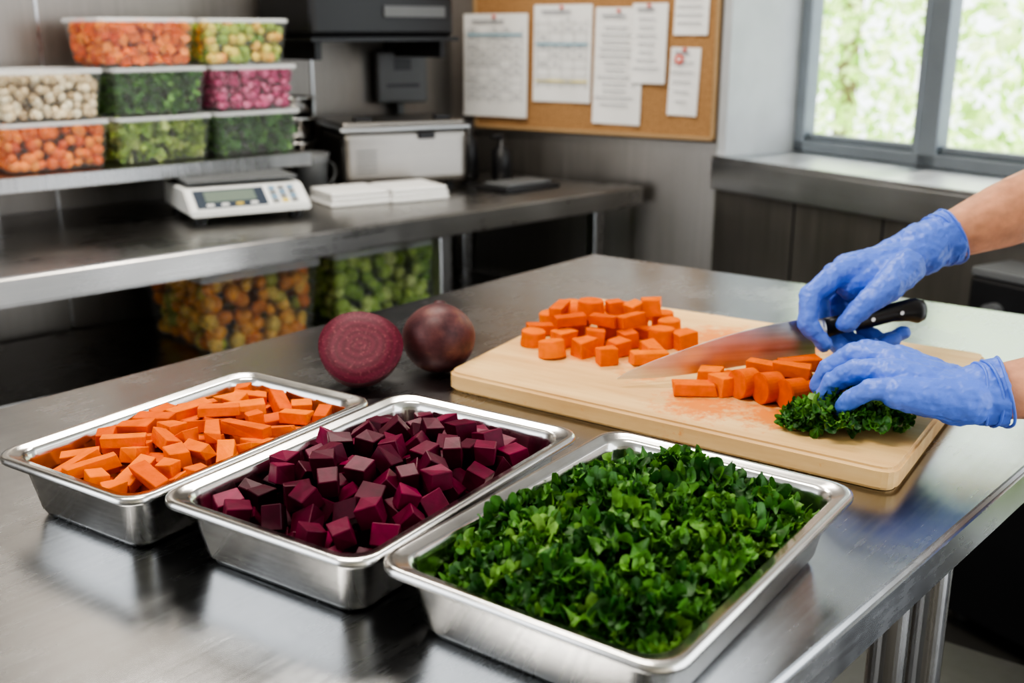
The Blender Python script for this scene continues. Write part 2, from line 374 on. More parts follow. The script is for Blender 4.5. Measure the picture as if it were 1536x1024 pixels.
def kale(name,T,region,hfun,N,seed,R0,R1,tilt=.7,depth=.016,basegrid=None,lim=None):
    rng=np.random.default_rng(seed); b=B(); k=0
    while k<N:
        x,y=region(rng)
        t=rng.random(); big=t<.03
        R=R0+(R1-R0)*rng.random()**1.6; R=R*(1.25 if big else 1); z=hfun(x,y)-(-.001 if big else rng.uniform(0,1)**1.3*depth)
        if lim:
            x=min(max(x,-lim[0]+R*.9),lim[0]-R*.9); y=min(max(y,-lim[1]+R*.9),lim[1]-R*.9)
            ux,uy=abs(x)+R*.8-(lim[0]-.03),abs(y)+R*.8-(lim[1]-.03)
            if ux>0 and uy>0 and math.hypot(ux,uy)>.030: continue
        V,F=(broad(rng,R) if big else leaf(rng,R*.85) if t<.10 else frill(rng,R))
        tl=tilt*(.5 if big else 1)
        e=Euler((rng.normal(0,tl),rng.normal(0,tl),rng.uniform(0,6.28)))
        if lim:
            A=np.array(e.to_matrix()); P=np.array([tuple(v) for v in V])@A.T+np.array([x,y,z])
            # keep every vertex inside the tapered, round-cornered pan
            ins=.0205+np.clip(.0605-P[:,2],0,.06)*.19; ax=lim[2]-ins; ay=lim[3]-ins
            P[:,0]=np.clip(P[:,0],-ax,ax); P[:,1]=np.clip(P[:,1],-ay,ay)
            cr=.024; ux=np.abs(P[:,0])-(ax-cr); uy=np.abs(P[:,1])-(ay-cr); h=np.hypot(ux,uy); msk=(ux>0)&(uy>0)&(h>cr)
            f=np.where(msk,cr/np.maximum(h,1e-9),1.0)
            P[:,0]=np.where(msk,np.sign(P[:,0])*((ax-cr)+ux*f),P[:,0]); P[:,1]=np.where(msk,np.sign(P[:,1])*((ay-cr)+uy*f),P[:,1])
            P[:,2]=np.maximum(P[:,2],.005)
            b.add(P.tolist(),F,'kale',None,True)
        else: b.add(V,F,'kale',Matrix.Translation((x,y,z))@e.to_matrix().to_4x4(),True)
        k+=1
    if basegrid: b.add(*basegrid,'kaledark',None,True)
    return b.done(name,T)
cx,cy,ang,L,W=PAN[2]; hx,hy=L/2-.024,W/2-.024
hk=lambda x,y:.079-.024*(x/hx)**2-.022*(y/hy)**2+.008*math.sin(48*x+1)*math.sin(57*y)+.004*math.sin(90*x+30*y)
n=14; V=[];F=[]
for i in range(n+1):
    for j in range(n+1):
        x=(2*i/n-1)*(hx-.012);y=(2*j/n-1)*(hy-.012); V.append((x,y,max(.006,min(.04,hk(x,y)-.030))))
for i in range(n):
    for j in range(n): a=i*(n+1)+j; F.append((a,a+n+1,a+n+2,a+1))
kale('chopped_kale',frame((cx,cy),ang,.9),lambda r:(r.uniform(-hx,hx),r.uniform(-hy,hy)),hk,900,21,.009,.0205,.5,.022,(V,F),(hx+.001,hy+.001,L/2,W/2))
# ------------------------------------------------------------------ beets
def beet(name,loc,r,half=False,normal=None):
    bm=bmesh.new(); bmesh.ops.create_uvsphere(bm,u_segments=48,v_segments=32,radius=r)
    for v in bm.verts:
        c=v.co; q=1+.02*math.sin(3*math.atan2(c.y,c.x)+1)+.012*math.sin(c.z*90)
        v.co=Vector((c.x*q,c.y*q,c.z*.95))
    b=B()
    if half:
        bmesh.ops.delete(bm,geom=[v for v in bm.verts if v.co.z>.0005],context='VERTS')
        b.addbm(bm,'beetskin',None,True)
        b.loft([[(rr*r*(1+.02*math.sin(3*a+1))*math.cos(a),rr*r*(1+.02*math.sin(3*a+1))*math.sin(a),zz) for a in [2*math.pi*i/48 for i in range(48)]] for rr,zz in ((.999,-.0002),(.985,.001),(.5,.0014),(.03,.0014))],'beetcut',False,True,True)
        q=Vector(normal).normalized().to_track_quat('Z','Y').to_matrix().to_4x4()
    else:
        b.addbm(bm,'beetskin',None,True); b.cyl(.012,.008,(0,0,r*.95),'beetskin',r2=.008,seg=20)
        q=Euler((-.5,.25,.4)).to_matrix().to_4x4()
    mz=min((q@Vector(v)).z for v in b.V)
    return b.done(name,Matrix.Translation((loc[0],loc[1],.9008-mz))@q)
beet('halved_beet',(-.199,1.356),.0555,True,(.10,-.66,.74))
beet('whole_beet',(-.100,1.418),.050)
# ------------------------------------------------------------------ board
NL=(-.087,1.341);FL=(.140,1.745);FR=(.655,1.42);NR=(.387,1.006)
b=B(); b.prism(roundpoly([NL,FL,FR,NR],.022,6),.9005,.926,'wood',bev=.004,seg=3); b.done('wooden_cutting_board')
ZB=.926
def carrots(name,items,seed,k=1.18):
    rng=np.random.default_rng(seed); b=B()
    for it in items:
        x,y,kind=it[:3]; dz=it[3] if len(it)>3 else 0; rz=it[4] if len(it)>4 else rng.uniform(0,3.1)
        if kind=='s':
            r=k*rng.uniform(.0145,.0175);h=k*rng.uniform(.017,.023)
            b.cyl(r,h,(x,y,ZB+dz+h/2),'cubes_carrot',rot=(rng.normal(0,.06),rng.normal(0,.06),rz),r2=r*.93,seg=30,bev=.0009)
        elif kind=='r':
            r=k*rng.uniform(.0145,.017);h=.027
            b.cyl(r,h,(x,y,ZB+dz+r*.97),'cubes_carrot',rot=(0,math.pi/2,rz),r2=r*.95,seg=30,bev=.0009)
        elif kind=='b':
            b.box((k*rng.uniform(.034,.044),k*.017,k*.013),(x,y,ZB+dz+k*.0070),'cubes_carrot',rot=(0,0,rz),bev=.0008,seg=1,jit=rng)
        else:
            d=k*rng.uniform(.02,.025); b.box((d,d*.9,d*.85),(x,y,ZB+dz+d*.44),'cubes_carrot',rot=(rng.normal(0,.05),rng.normal(0,.05),rz),bev=.0008,seg=1,jit=rng)
    b.done(name)
carrots('cut_carrot_pieces',[(.126,1.372,'c'),(.184,1.372,'b'),(.054,1.405,'s'),(.098,1.41,'c'),(.145,1.412,'c'),(.19,1.410,'b'),(.03,1.462,'s'),(.072,1.455,'c'),(.118,1.455,'c'),(.162,1.452,'c'),(.21,1.455,'s'),(.240,1.44,'c'),
 (.045,1.515,'b',0,.2),(.093,1.50,'c'),(.14,1.498,'c'),(.182,1.498,'b'),(.228,1.505,'s'),(.06,1.56,'s'),(.10,1.555,'r'),(.143,1.545,'c'),(.185,1.55,'c'),(.226,1.56,'s'),(.09,1.61,'s'),(.135,1.60,'c'),(.175,1.61,'c'),(.215,1.61,'c'),
 (.115,1.525,'s',.024),(.15,1.54,'c',.024),(.178,1.53,'c',.024),(.082,1.475,'b',.024,.3),(.13,1.475,'b',.024,-.5),(.168,1.48,'b',.024,.7),(.205,1.535,'c',.024),(.07,1.545,'b',.024)],3)
carrots('sliced_carrot_pieces',[(.222,1.245,'b',0,-.1),(.247,1.279,'c'),(.258,1.248,'c'),(.282,1.238,'r',0,.5),(.306,1.218,'r',0,.4),(.330,1.198,'r',0,.4),(.364,1.215,'c'),(.285,1.283,'b',0,-.7),(.322,1.283,'b',0,-.5),(.358,1.275,'b',0,-.2),(.348,1.245,'c'),(.31,1.262,'b',.021,-.6),(.362,1.295,'b',.016,.2),(.338,1.243,'b',.025,-.4)],9)
def rk(r):
    t=r.random()
    if t<.72: a,rr=r.uniform(0,6.28),math.sqrt(r.random()); return (.372+.070*rr*math.cos(a),1.128+.044*rr*math.sin(a))
    return (.402+r.normal(0,.014),1.255+r.normal(0,.024))
def hb(x,y):
    d=((x-.372)/.078)**2+((y-1.128)/.058)**2
    return ZB+.008+max(.010,.026*(1-d)) if y<1.2 else ZB+.026
kale('kale_pile',None,rk,hb,190,5,.008,.0155,.5,.013)
# ------------------------------------------------------------------ knife
kd=Vector((.259,.056,.024)).normalized()
tip=Vector((.132,1.281,.9275))
kn=Vector((kd.y,-kd.x,0)).normalized(); ku=kn.cross(kd).normalized(); ku=ku if ku.z>0 else -ku
kdh=Vector((.155,.027,.028)).normalized()
b=B(); Ln=(Vector((.393,1.337,.953))-tip).length
loopsP=[]
NS=28
for i in range(NS+1):
    t=i/NS; x=t*Ln
    zb=-.002+.009*(1-min(1,t/.4))**2
    zt=zb+.0006+.0500*(1-(1-t)**2.2)**.8 if t>0 else zb+.0008
    th=.0004+.0011*t
    P=tip+kd*x
    loopsP.append([P+ku*zb, P+kn*th*.7+ku*(zb+(zt-zb)*.45), P+kn*th+ku*zt, P-kn*th+ku*zt, P-kn*th*.7+ku*(zb+(zt-zb)*.45)])
b.loft(loopsP,'blade',True,True,False)
heel=tip+kd*Ln
hb0=heel+ku*.031
def hsec(P,hw,hh,up):
    return [P+kn*(hw*math.cos(a))+up*(hh*math.sin(a)) for a in [2*math.pi*i/16 for i in range(16)]]
hu=kn.cross(kdh); hu=hu if hu.z>0 else -hu
b.loft([hsec(hb0-kdh*.004,.002,.014,hu),hsec(hb0+kdh*.003,.008,.014,hu),hsec(hb0+kdh*.012,.009,.0135,hu)],'blade')
b.loft([hsec(hb0+kdh*s+hu*o,w,h,hu) for s,w,h,o in ((.0122,.009,.0135,0),(.03,.0095,.0125,0),(.07,.010,.0135,0),(.105,.010,.0125,0),(.128,.0105,.015,-.002),(.14,.0105,.0175,-.005),(.15,.008,.014,-.006),(.154,.003,.007,-.006))],'black')
for s in (.035,.075,.115): b.cyl(.0028,.0215,tuple(hb0+kdh*s),'blade',rot=(math.pi/2,0,math.atan2(kdh.y,kdh.x)),seg=18)
b.done('chef_knife')
K0=hb0
# ------------------------------------------------------------------ hands
def capsule(b,p0,p1,r0,r1,mat,cap=True,n=16,flat=None):
    p0,p1=Vector(p0),Vector(p1); d=p1-p0
    if d.length<1e-6: return
    q=d.to_track_quat('Z','Y').to_matrix()
    loops=[]
    def ring(c,r): loops.append([c+q@Vector((r*math.cos(2*math.pi*i/n),r*math.sin(2*math.pi*i/n),0)) for i in range(n)])
    u=d.normalized()
    for a in (80,60,40,20): ring(p0-u*r0*math.sin(math.radians(a)),r0*math.cos(math.radians(a)))
    ring(p0,r0); ring(p1,r1)
    if cap:
        for a in (20,40,60,80): ring(p1+u*r1*math.sin(math.radians(a)),r1*math.cos(math.radians(a)))
    b.loft(loops,mat)
def chain(b,P,R,mat,capend=True):
    for i in range(len(P)-1): capsule(b,P[i],P[i+1],R[i],R[i+1],mat,cap=(capend or i<len(P)-2))
cook=bpy.data.objects.new('cook',None); C.objects.link(cook)
def organic(b,name,vox,it,disp=0,dsc=.014):
    o=b.done(name,None,cook)
    r=o.modifiers.new('remesh','REMESH'); r.mode='VOXEL'; r.voxel_size=vox; r.use_smooth_shade=True
    s=o.modifiers.new('smooth','SMOOTH'); s.factor=.6; s.iterations=it
    if disp:
        tx=bpy.data.textures.new(name+'_folds','CLOUDS'); tx.noise_scale=dsc; tx.noise_depth=2
        dm=o.modifiers.new('folds','DISPLACE'); dm.texture=tx; dm.strength=disp; dm.mid_level=.5; dm.texture_coords='GLOBAL'
    return o
g='glove'
far=-kn if kn.y<0 else kn
near=-far
def H(s,u,m): return K0+kdh*s+hu*u+near*m
W=Vector((.548,1.415,1.076))
b=B()
IM=H(.042,.062,-.016);MM=H(.064,.064,-.032);RM=H(.086,.054,-.042);PM=H(.104,.038,-.044)
chain(b,[IM,H(-.002,.048,.000),H(-.017,.016,.014),H(.000,-.012,.022)],[.0155,.0140,.0122,.0105],g)
chain(b,[MM,H(.026,.034,-.038),H(.022,-.014,-.024),H(.036,-.036,.004),H(.066,-.031,.021)],[.0155,.0138,.0125,.0118,.0100],g)
chain(b,[RM,H(.056,.014,-.046),H(.050,-.026,-.022),H(.064,-.040,.004),H(.096,-.031,.018)],[.0150,.0135,.0122,.0112,.0098],g)
chain(b,[PM,H(.082,.004,-.044),H(.078,-.026,-.020),H(.090,-.037,.002),H(.114,-.026,.013)],[.0135,.012,.0108,.010,.009],g)
Wn=W+Vector((0,-.012,-.008));Wf=W+Vector((0,.012,.004))
for q,r in ((IM,.020),(MM,.0205),(RM,.019),(PM,.0175)):
    capsule(b,q,Wn if q in (IM,MM) else Wf,r*.85,.025,g)
capsule(b,H(.066,.044,-.018),H(.11,.050,-.014),.023,.025,g)
chain(b,[H(.128,.056,.002),H(.092,.044,.022),H(.058,.030,.027),H(.030,.008,.024)],[.024,.0195,.0155,.0122],g)
A2=Vector((.692,1.45,1.124)); ad=(A2-W).normalized()
CF=.040
capsule(b,Wn,W+ad*.015+Vector((0,-.006,0)),.027,.029,g); capsule(b,Wf,W+ad*.015+Vector((0,.006,0)),.027,.029,g)
chain(b,[W-ad*.01,W+ad*.015,W+ad*CF],[.032,.034,.0385],g,False)
organic(b,'right_glove',.0016,3,.005)
ER=W+ad*.29
b=B(); chain(b,[W+ad*.03,W+ad*.06,W+ad*.12,W+ad*.22,ER],[.030,.0345,.044,.050,.047],'skin')
organic(b,'right_arm',.003,6)
def cuff(name,c,ax,r,n=1):
    ax=ax.normalized(); q=ax.to_track_quat('Z','Y').to_matrix(); b=B()
    for w in range(n):
        L=[]; cw=c-ax*.011*w; rr=r-.0022*w
        for i in range(64):
            a=2*math.pi*i/64; R=rr*(1+.03*math.sin(3*a+1+w)+.015*math.sin(7*a)); cc=cw+ax*(.003*math.sin(2*a+w*2))
            th=.0017
            L.append([cc+q@Vector(((R+th*math.cos(t))*math.cos(a),(R+th*math.cos(t))*math.sin(a),th*math.sin(t))) for t in [2*math.pi*k/8 for k in range(8)]])
        L.append(L[0]); b.loft(L,'glove',False,False)
    b.done(name,None,cook)
cuff('right_glove_cuff',W+ad*CF,ad,.0380,3)
# left hand on the kale
W=Vector((.486,1.092,.977)); hdir=Vector((-.875,.484,0)); av=Vector((.484,.875,0)); Z=Vector((0,0,1))
def G(h,a,z): return Vector((W.x,W.y,0))+hdir*h+av*a+Z*z
b=B()
I=[G(.078,.042,.996),G(.116,.050,.998),G(.140,.050,.978),G(.149,.047,.958)]
Mi=[G(.082,.014,1.000),G(.122,.020,1.000),G(.149,.020,.980),G(.159,.019,.956)]
Ri=[G(.076,-.015,.996),G(.112,-.014,.993),G(.137,-.012,.974),G(.147,-.011,.953)]
Pi=[G(.064,-.041,.985),G(.092,-.044,.982),G(.113,-.042,.965),G(.121,-.040,.950)]
for P,r in ((I,.0136),(Mi,.0140),(Ri,.0135),(Pi,.0120)): chain(b,P,[r*1.12,r,r*.92,r*.78],g)
for P,r,dy in ((I,.0195,.012),(Mi,.020,.004),(Ri,.0195,-.006),(Pi,.0175,-.014)):
    capsule(b,P[0]-Z*.004,Vector((W.x,W.y+dy,W.z)),r,.026,g)
capsule(b,G(.03,.0,.975),G(.065,0,.978),.028,.026,g)
chain(b,[G(.014,.026,.972),G(.050,.058,.964),G(.084,.070,.957),G(.108,.066,.949)],[.023,.018,.0145,.0115],g)
ad=Vector((.97,-.09,.17)).normalized()
CF=.036
chain(b,[W-ad*.01,W+ad*.01,W+ad*CF],[.031,.033,.038],g,False)
capsule(b,W+Vector((0,.010,0)),W+ad*.012+Vector((0,.006,0)),.027,.029,g); capsule(b,W-Vector((0,.010,0)),W+ad*.012-Vector((0,.006,0)),.027,.029,g)
organic(b,'left_glove',.0016,3,.005)
EL=W+ad*.26
b=B(); chain(b,[W+ad*.025,W+ad*.06,W+ad*.12,W+ad*.2,EL],[.029,.033,.041,.046,.045],'skin')
organic(b,'left_arm',.003,6)
cuff('left_glove_cuff',W+ad*CF,ad,.0377,3)
# body of the cook, standing at the right side of the table
P0=Vector((.95,1.10,0)); fw=Vector((-.74,.672,0)); rt=Vector((.672,.74,0))
def Q(r_,f_,z_): return P0+rt*r_+fw*f_+Z*z_
b=B()
for s in (-1,1):
    capsule(b,Q(.07*s,.0,.93),Q(.085*s,.05,1.28),.115,.105,'jacket'); capsule(b,Q(.085*s,.05,1.28),Q(.13*s,.085,1.37),.10,.065,'jacket')
    capsule(b,Q(.04*s,.09,1.40),Q(.15*s,.085,1.375),.055,.066,'jacket'); capsule(b,Q(.08*s,-.01,.80),Q(.07*s,0,.95),.112,.112,'jacket')
SR=Q(.175,.09,1.37);SL=Q(-.175,.09,1.35)
chain(b,[SR,ER],[.066,.057],'jacket'); chain(b,[SL,EL],[.066,.056],'jacket')
capsule(b,Q(0,.09,1.40),Q(0,.10,1.45),.062,.056,'jacket')
organic(b,'white_jacket',.006,6,.008,.05)
b=B()
for s in (-1,1): chain(b,[Q(.085*s,0,.84),Q(.095*s,.015,.48),Q(.10*s,-.01,.11)],[.095,.066,.05],'trouser')
organic(b,'dark_trousers',.006,4,.006,.05)
b=B()
for s in (-1,1): capsule(b,Q(.10*s,-.04,.045),Q(.115*s,.15,.038),.045,.037,'black'); capsule(b,Q(.10*s,-.02,.09),Q(.10*s,-.02,.05),.048,.045,'black')
organic(b,'black_shoes',.004,3)
b=B(); capsule(b,Q(0,.10,1.43),Q(0,.125,1.52),.052,.055,'skin')
capsule(b,Q(0,.13,1.60),Q(0,.17,1.60),.078,.074,'skin'); capsule(b,Q(0,.185,1.53),Q(0,.165,1.58),.045,.068,'skin'); capsule(b,Q(0,.243,1.595),Q(0,.262,1.562),.009,.014,'skin')
capsule(b,Q(-.022,.232,1.528),Q(.022,.232,1.528),.008,.008,'skin')
for s in (-1,1): capsule(b,Q(.078*s,.145,1.60),Q(.082*s,.14,1.565),.016,.010,'skin'); capsule(b,Q(.018*s,.236,1.618),Q(.042*s,.226,1.616),.008,.007,'skin')
organic(b,'head',.003,4)
b=B()
for s in (-1,1): b.sph(.011,tuple(Q(.03*s,.231,1.598)),'eye'); b.sph(.005,tuple(Q(.03*s,.240,1.597)),'hair')
b.done('eyes',None,cook)
b=B(); capsule(b,Q(0,.12,1.635),Q(0,.155,1.645),.083,.074,'hair'); capsule(b,Q(0,.10,1.60),Q(0,.09,1.55),.076,.055,'hair')
organic(b,'hair',.004,3,.006,.02)
# ------------------------------------------------------------------ left counter
b=B(); poly=[(-1.7,0),(1.878,0),(1.80,.2),(1.752,.745),(-1.7,.745)]
b.prism(poly,.84,.90,'counter',bev=.006)
b.box((3.3,.5,.025),(.02,.47,.565),'counter',bev=.003); b.box((3.3,.5,.025),(.02,.47,.22),'counter',bev=.003)
for s in (-1.3,-.2,1.14,1.74):
    for y in (.07,.68): b.box((.04,.04,.84),(s,y,.42),'leg',bev=.004)
b.done('steel_counter',FC)
b=B(); b.box((1.75,.34,.012),(.085,.575,1.03),'counter',bev=.002); b.box((1.75,.008,.035),(.085,.404,1.019),'leg',bev=.002)
for s in (-.6,.22,.93):
    b.box((.03,.03,.124),(s,.72,.962),'leg'); b.box((.03,.18,.02),(s,.64,1.012),'leg')
b.done('steel_wall_shelf',FC)
# ------------------------------------------------------------------ storage containers
def tub(name,s,off,z,L,Wd,Hh,contents,T,seed,rot=0,lid='lid',psize=.014):
    rng=np.random.default_rng(seed); b=B(); mat,kind=contents
    ls=[]
    for t in (0,.04,.5,.93,1): ls.append(rloop(L/2*(.88+.10*t),Wd/2*(.86+.10*t),.018,max(.002,t*Hh*.9),4))
    b.loft(ls,'tub',True,False)
    b.loft([rloop(L/2*x,Wd/2*y,.02,zz,4) for x,y,zz in ((.975,.96,Hh*.88),(1.0,1.0,Hh*.88),(1.0,1.0,Hh*.93),(.99,.99,Hh*.97),(.93,.92,Hh*.97),(.92,.91,Hh*.94),(.2,.2,Hh*.94))],lid,False,True,False)
    ztop=Hh*.84
    pitch=psize*(1.25 if kind!='leaf' else 1.1)
    nx=int(L*.88/pitch);ny=int(Wd*.84/pitch);nz=max(2,int(ztop/pitch))
    for i in range(nx):
        for j in range(ny):
            for k in range(nz):
                if 0<i<nx-1 and 0<j<ny-1 and k<nz-1: continue
                zz=(k+.55)/nz*ztop+rng.normal(0,psize*.3); zz=min(max(zz,psize),ztop); f=.86+.10*zz/Hh
                r=psize*rng.uniform(.7,1.05)
                mx=L/2*f-.003-r*.85; my=Wd/2*(f-.02)-.003-r*.85
                x=((i+.5)/nx-.5)*L*f+rng.normal(0,psize*.4);y=((j+.5)/ny-.5)*Wd*f+rng.normal(0,psize*.4)
                x=min(max(x,-mx),mx); y=min(max(y,-my),my)
                e=tuple(rng.uniform(0,3,3))
                if kind=='ball': b.sph(r,(x,y,zz),mat,sub=2,scale=(1,rng.uniform(.75,1),rng.uniform(.75,1)),rot=e)
                elif kind=='cube': b.box((r*1.5,r*1.3,r*1.3),(x,y,zz),mat,rot=e)
                else:
                    V,F=leaf(rng,r*1.15,3,14); b.add(V,F,mat,Matrix.Translation((x,y,zz))@Euler(e).to_matrix().to_4x4(),True)
    b.done(name,T@Matrix.Translation((s,off,z))@Matrix.Rotation(rot,4,'Z'))
M['c_or']=island('c_orange',[(0,(.60,.07,.001)),(.5,(.80,.16,.004)),(1,(.90,.30,.03))],.5,bumpv=None)
M['c_lg']=island('c_lightgreen',[(0,(.16,.30,.03)),(.6,(.42,.56,.10)),(1,(.65,.72,.28))],.5,bumpv=None)
M['c_dg']=island('c_darkgreen',[(0,(.015,.07,.010)),(.6,(.05,.18,.02)),(1,(.16,.36,.06))],.5,bumpv=None)
M['c_be']=island('c_beige',[(0,(.42,.28,.14)),(.5,(.75,.58,.36)),(1,(.88,.78,.58))],.5,bumpv=None)
M['c_mg']=island('c_magenta',[(0,(.20,.006,.05)),(.6,(.48,.02,.14)),(1,(.75,.2,.35))],.5,bumpv=None)
M['c_mx']=island('c_mix',[(0,(.12,.27,.03)),(.45,(.35,.45,.05)),(.75,(.75,.6,.1)),(1,(.8,.28,.03))],.5,bumpv=None)
M['c_fr']=island('c_fruit',[(0,(.60,.15,.015)),(.5,(.75,.33,.05)),(.8,(.8,.5,.12)),(1,(.32,.36,.05))],.5,bumpv=None)
ZS=1.037
for i,(s,c) in enumerate(((.30,('c_or','ball')),(.567,('c_lg','leaf')),(.828,('c_dg','leaf')))): tub('food_storage_container',s,.545,ZS,.255,.24,.118,c,FC,40+i,psize=.017)
for i,(s,c) in enumerate(((.30,('c_be','ball')),(.567,('c_dg','leaf')),(.828,('c_mg','ball')))): tub('food_storage_container',s,.545,ZS+.1155,.25,.235,.118,c,FC,50+i,psize=.014)
for i,(s,c) in enumerate(((.545,('c_or','cube')),(.81,('c_mx','ball')))): tub('food_storage_container',s,.545,ZS+.231,.25,.235,.118,c,FC,60+i,psize=.017)
tub('large_storage_container',.68,.38,.5785,.34,.36,.22,('c_fr','ball'),FC,70,psize=.026)
tub('large_storage_container',1.09,.40,.5785,.38,.36,.22,('c_lg','ball'),FC,71,psize=.026)
tub('large_storage_container',.30,.40,.2335,.42,.38,.22,('c_dg','leaf'),FC,72,psize=.03)
tub('large_storage_container',.86,.40,.2335,.42,.38,.22,('c_mx','ball'),FC,73,psize=.026)
# ------------------------------------------------------------------ kitchen scale
TS=frame((-.634,2.625),math.radians(30),.9)
b=B(); Wd=.30;D=.27
prof=[(0,.022),(0,.036),(.062,.080),(.078,.084),(D,.084),(D,.022)]
loops=[]
for x in (-Wd/2,-Wd/2+.006,Wd/2-.006,Wd/2):
    k=.004 if abs(x)==Wd/2 else 0
    loops.append([(x,y+(k if y<.1 else -k),z+(k if z<.03 else -k)) for y,z in prof])
b.loft(loops,'white_pl',True,True,False)
sl=math.atan2(.044,.062); Tp=Matrix.Translation((0,.031,.058))@Matrix.Rotation(sl,4,'X')
b.box((.27,.066,.003),(0,0,.001),'white_pl',T=Tp,bev=.001); b.box((.175,.064,.003),(-.045,0,.002),'navy',T=Tp,bev=.001); b.box((.125,.038,.003),(-.045,.007,.003),'lcd',T=Tp,bev=.001)
for i in range(4): b.box((.018,.008,.003),(-.10+i*.036,-.023,.0035),('ybtn' if i==2 else 'white_pl'),T=Tp,bev=.001)
for i in range(3):
    for j in range(4): b.box((.017,.011,.003),(.063+i*.024,-.023+j*.0155,.0035),('ybtn' if (i==1 and j==0) else 'btn' if (i+j)%2 else 'grey_pl'),T=Tp,bev=.001)
b.box((.28,.21,.010),(0,.175,.0965),'grey_pl',bev=.003); b.cyl(.03,.012,(0,.175,.088),'black')
for x in (-.12,.12):
    for y in (.035,.24): b.cyl(.018,.024,(x,y,.012),'black')
b.done('digital_kitchen_scale',TS)
for (x,y,a) in ((-.448,2.956,.55),(-.293,3.036,.55)):
    b=B()
    for k in range(3): b.box((.175-.004*k,.17-.006*k,.0125),(.002*(k%2),0,.0065+k*.0128),'towel',bev=.0055,seg=3)
    b.done('folded_white_towel',frame((x,y),a,.9))
b=B(); b.box((.38,.27,.155),(0,0,.0975),'applst',bev=.02,seg=3); b.box((.395,.285,.014),(0,0,.180),'sillst',bev=.006); b.box((.37,.25,.018),(0,0,.193),'applst',bev=.008)
for x in (-.14,.14):
    for y in (-.1,.1): b.cyl(.014,.02,(x,y,.01),'black')
for x in (-.12,.12): b.box((.05,.03,.016),(x,-.10,.208),'black',bev=.005)
b.box((.05,.012,.02),(.06,-.14,.160),'black',bev=.004)
for k in range(6): b.box((.06,.003,.004),(-.12,-.1355,.06+k*.012),'grey_pl')
b.done('countertop_steamer',FC@Matrix.Translation((1.33,.525,.9))@Matrix.Rotation(-.35,4,'Z'))
b=B(); b.box((.17,.035,.16),(0,0,.075),'grey_pl',bev=.008); b.box((.055,.004,.035),(.0,-.018,.115),'black'); b.box((.11,.004,.01),(0,-.018,.05),'black'); b.box((.02,.05,.36),(0,.03,-.05),'grey_pl'); b.cyl(.03,.012,(0,.03,-.229),'grey_pl'); b.done('wall_control_display',FC@Matrix.Translation((1.50,.70,1.135))@Matrix.Rotation(-.3,4,'Z'))
b=B(); b.box((.50,.28,.12),(0,0,.06),'black',bev=.015); b.box((.22,.01,.03),(.1,-.142,.07),'grey_pl'); b.box((.46,.25,.14),(0,0,.19),'black',bev=.01)
b.box((.52,.30,.012),(0,.0,-.006),'black')
for x in (-.22,.22): b.box((.02,.28,.05),(x,.02,-.035),'black')
b.done('black_label_printer',FC@Matrix.Translation((1.26,.585,1.335)))
def lathe(b,prof,mat,c=(0,0,0),n=32):
    b.loft([[(c[0]+r*math.cos(2*math.pi*i/n),c[1]+r*math.sin(2*math.pi*i/n),c[2]+z) for i in range(n)] for r,z in prof],mat)
b=B(); lathe(b,[(.055,0),(.063,.004),(.065,.13),(.07,.134),(.07,.14),(.06,.14),(.055,.01)],'pan'); lathe(b,[(.05,.14),(.060,.142),(.063,.20),(.068,.204),(.068,.21),(.058,.21),(.055,.15)],'pan'); lathe(b,[(.045,.21),(.055,.212),(.058,.26),(.063,.262),(.063,.268),(.053,.268),(.05,.22)],'pan'); b.done('stacked_steel_pots',FC@Matrix.Translation((1.08,.672,.9)))
b=B(); lathe(b,[(.04,0),(.045,.003),(.05,.09),(.058,.12),(.054,.12),(.045,.08),(.04,.006)],'grey_pl')
b.loft([[( .05+.035*math.sin(t)+.006*math.cos(a),.006*math.sin(a),.06+.035*math.cos(t)) for a in [k*math.pi/4 for k in range(8)]] for t in [j*math.pi/8 for j in range(9)]],'grey_pl'); b.done('measuring_jug',FC@Matrix.Translation((1.03,.52,.9)))
for s,o,h in ((1.61,.50,.17),(1.66,.40,.13)):
    b=B(); lathe(b,[(.028,0),(.032,.004),(.032,h*.7),(.012,h*.82),(.012,h)],'black'); b.box((.05,.012,.012),(-.018,0,h+.004),'black',bev=.003); b.done('pump_bottle',FC@Matrix.Translation((s,o,.9)))
b=B(); b.box((.22,.14,.012),(0,0,.006),'black',bev=.004); b.box((.18,.1,.01),(0,0,.017),'grey_pl',bev=.003); b.done('black_tray',FC@Matrix.Translation((1.56,.22,.9)))
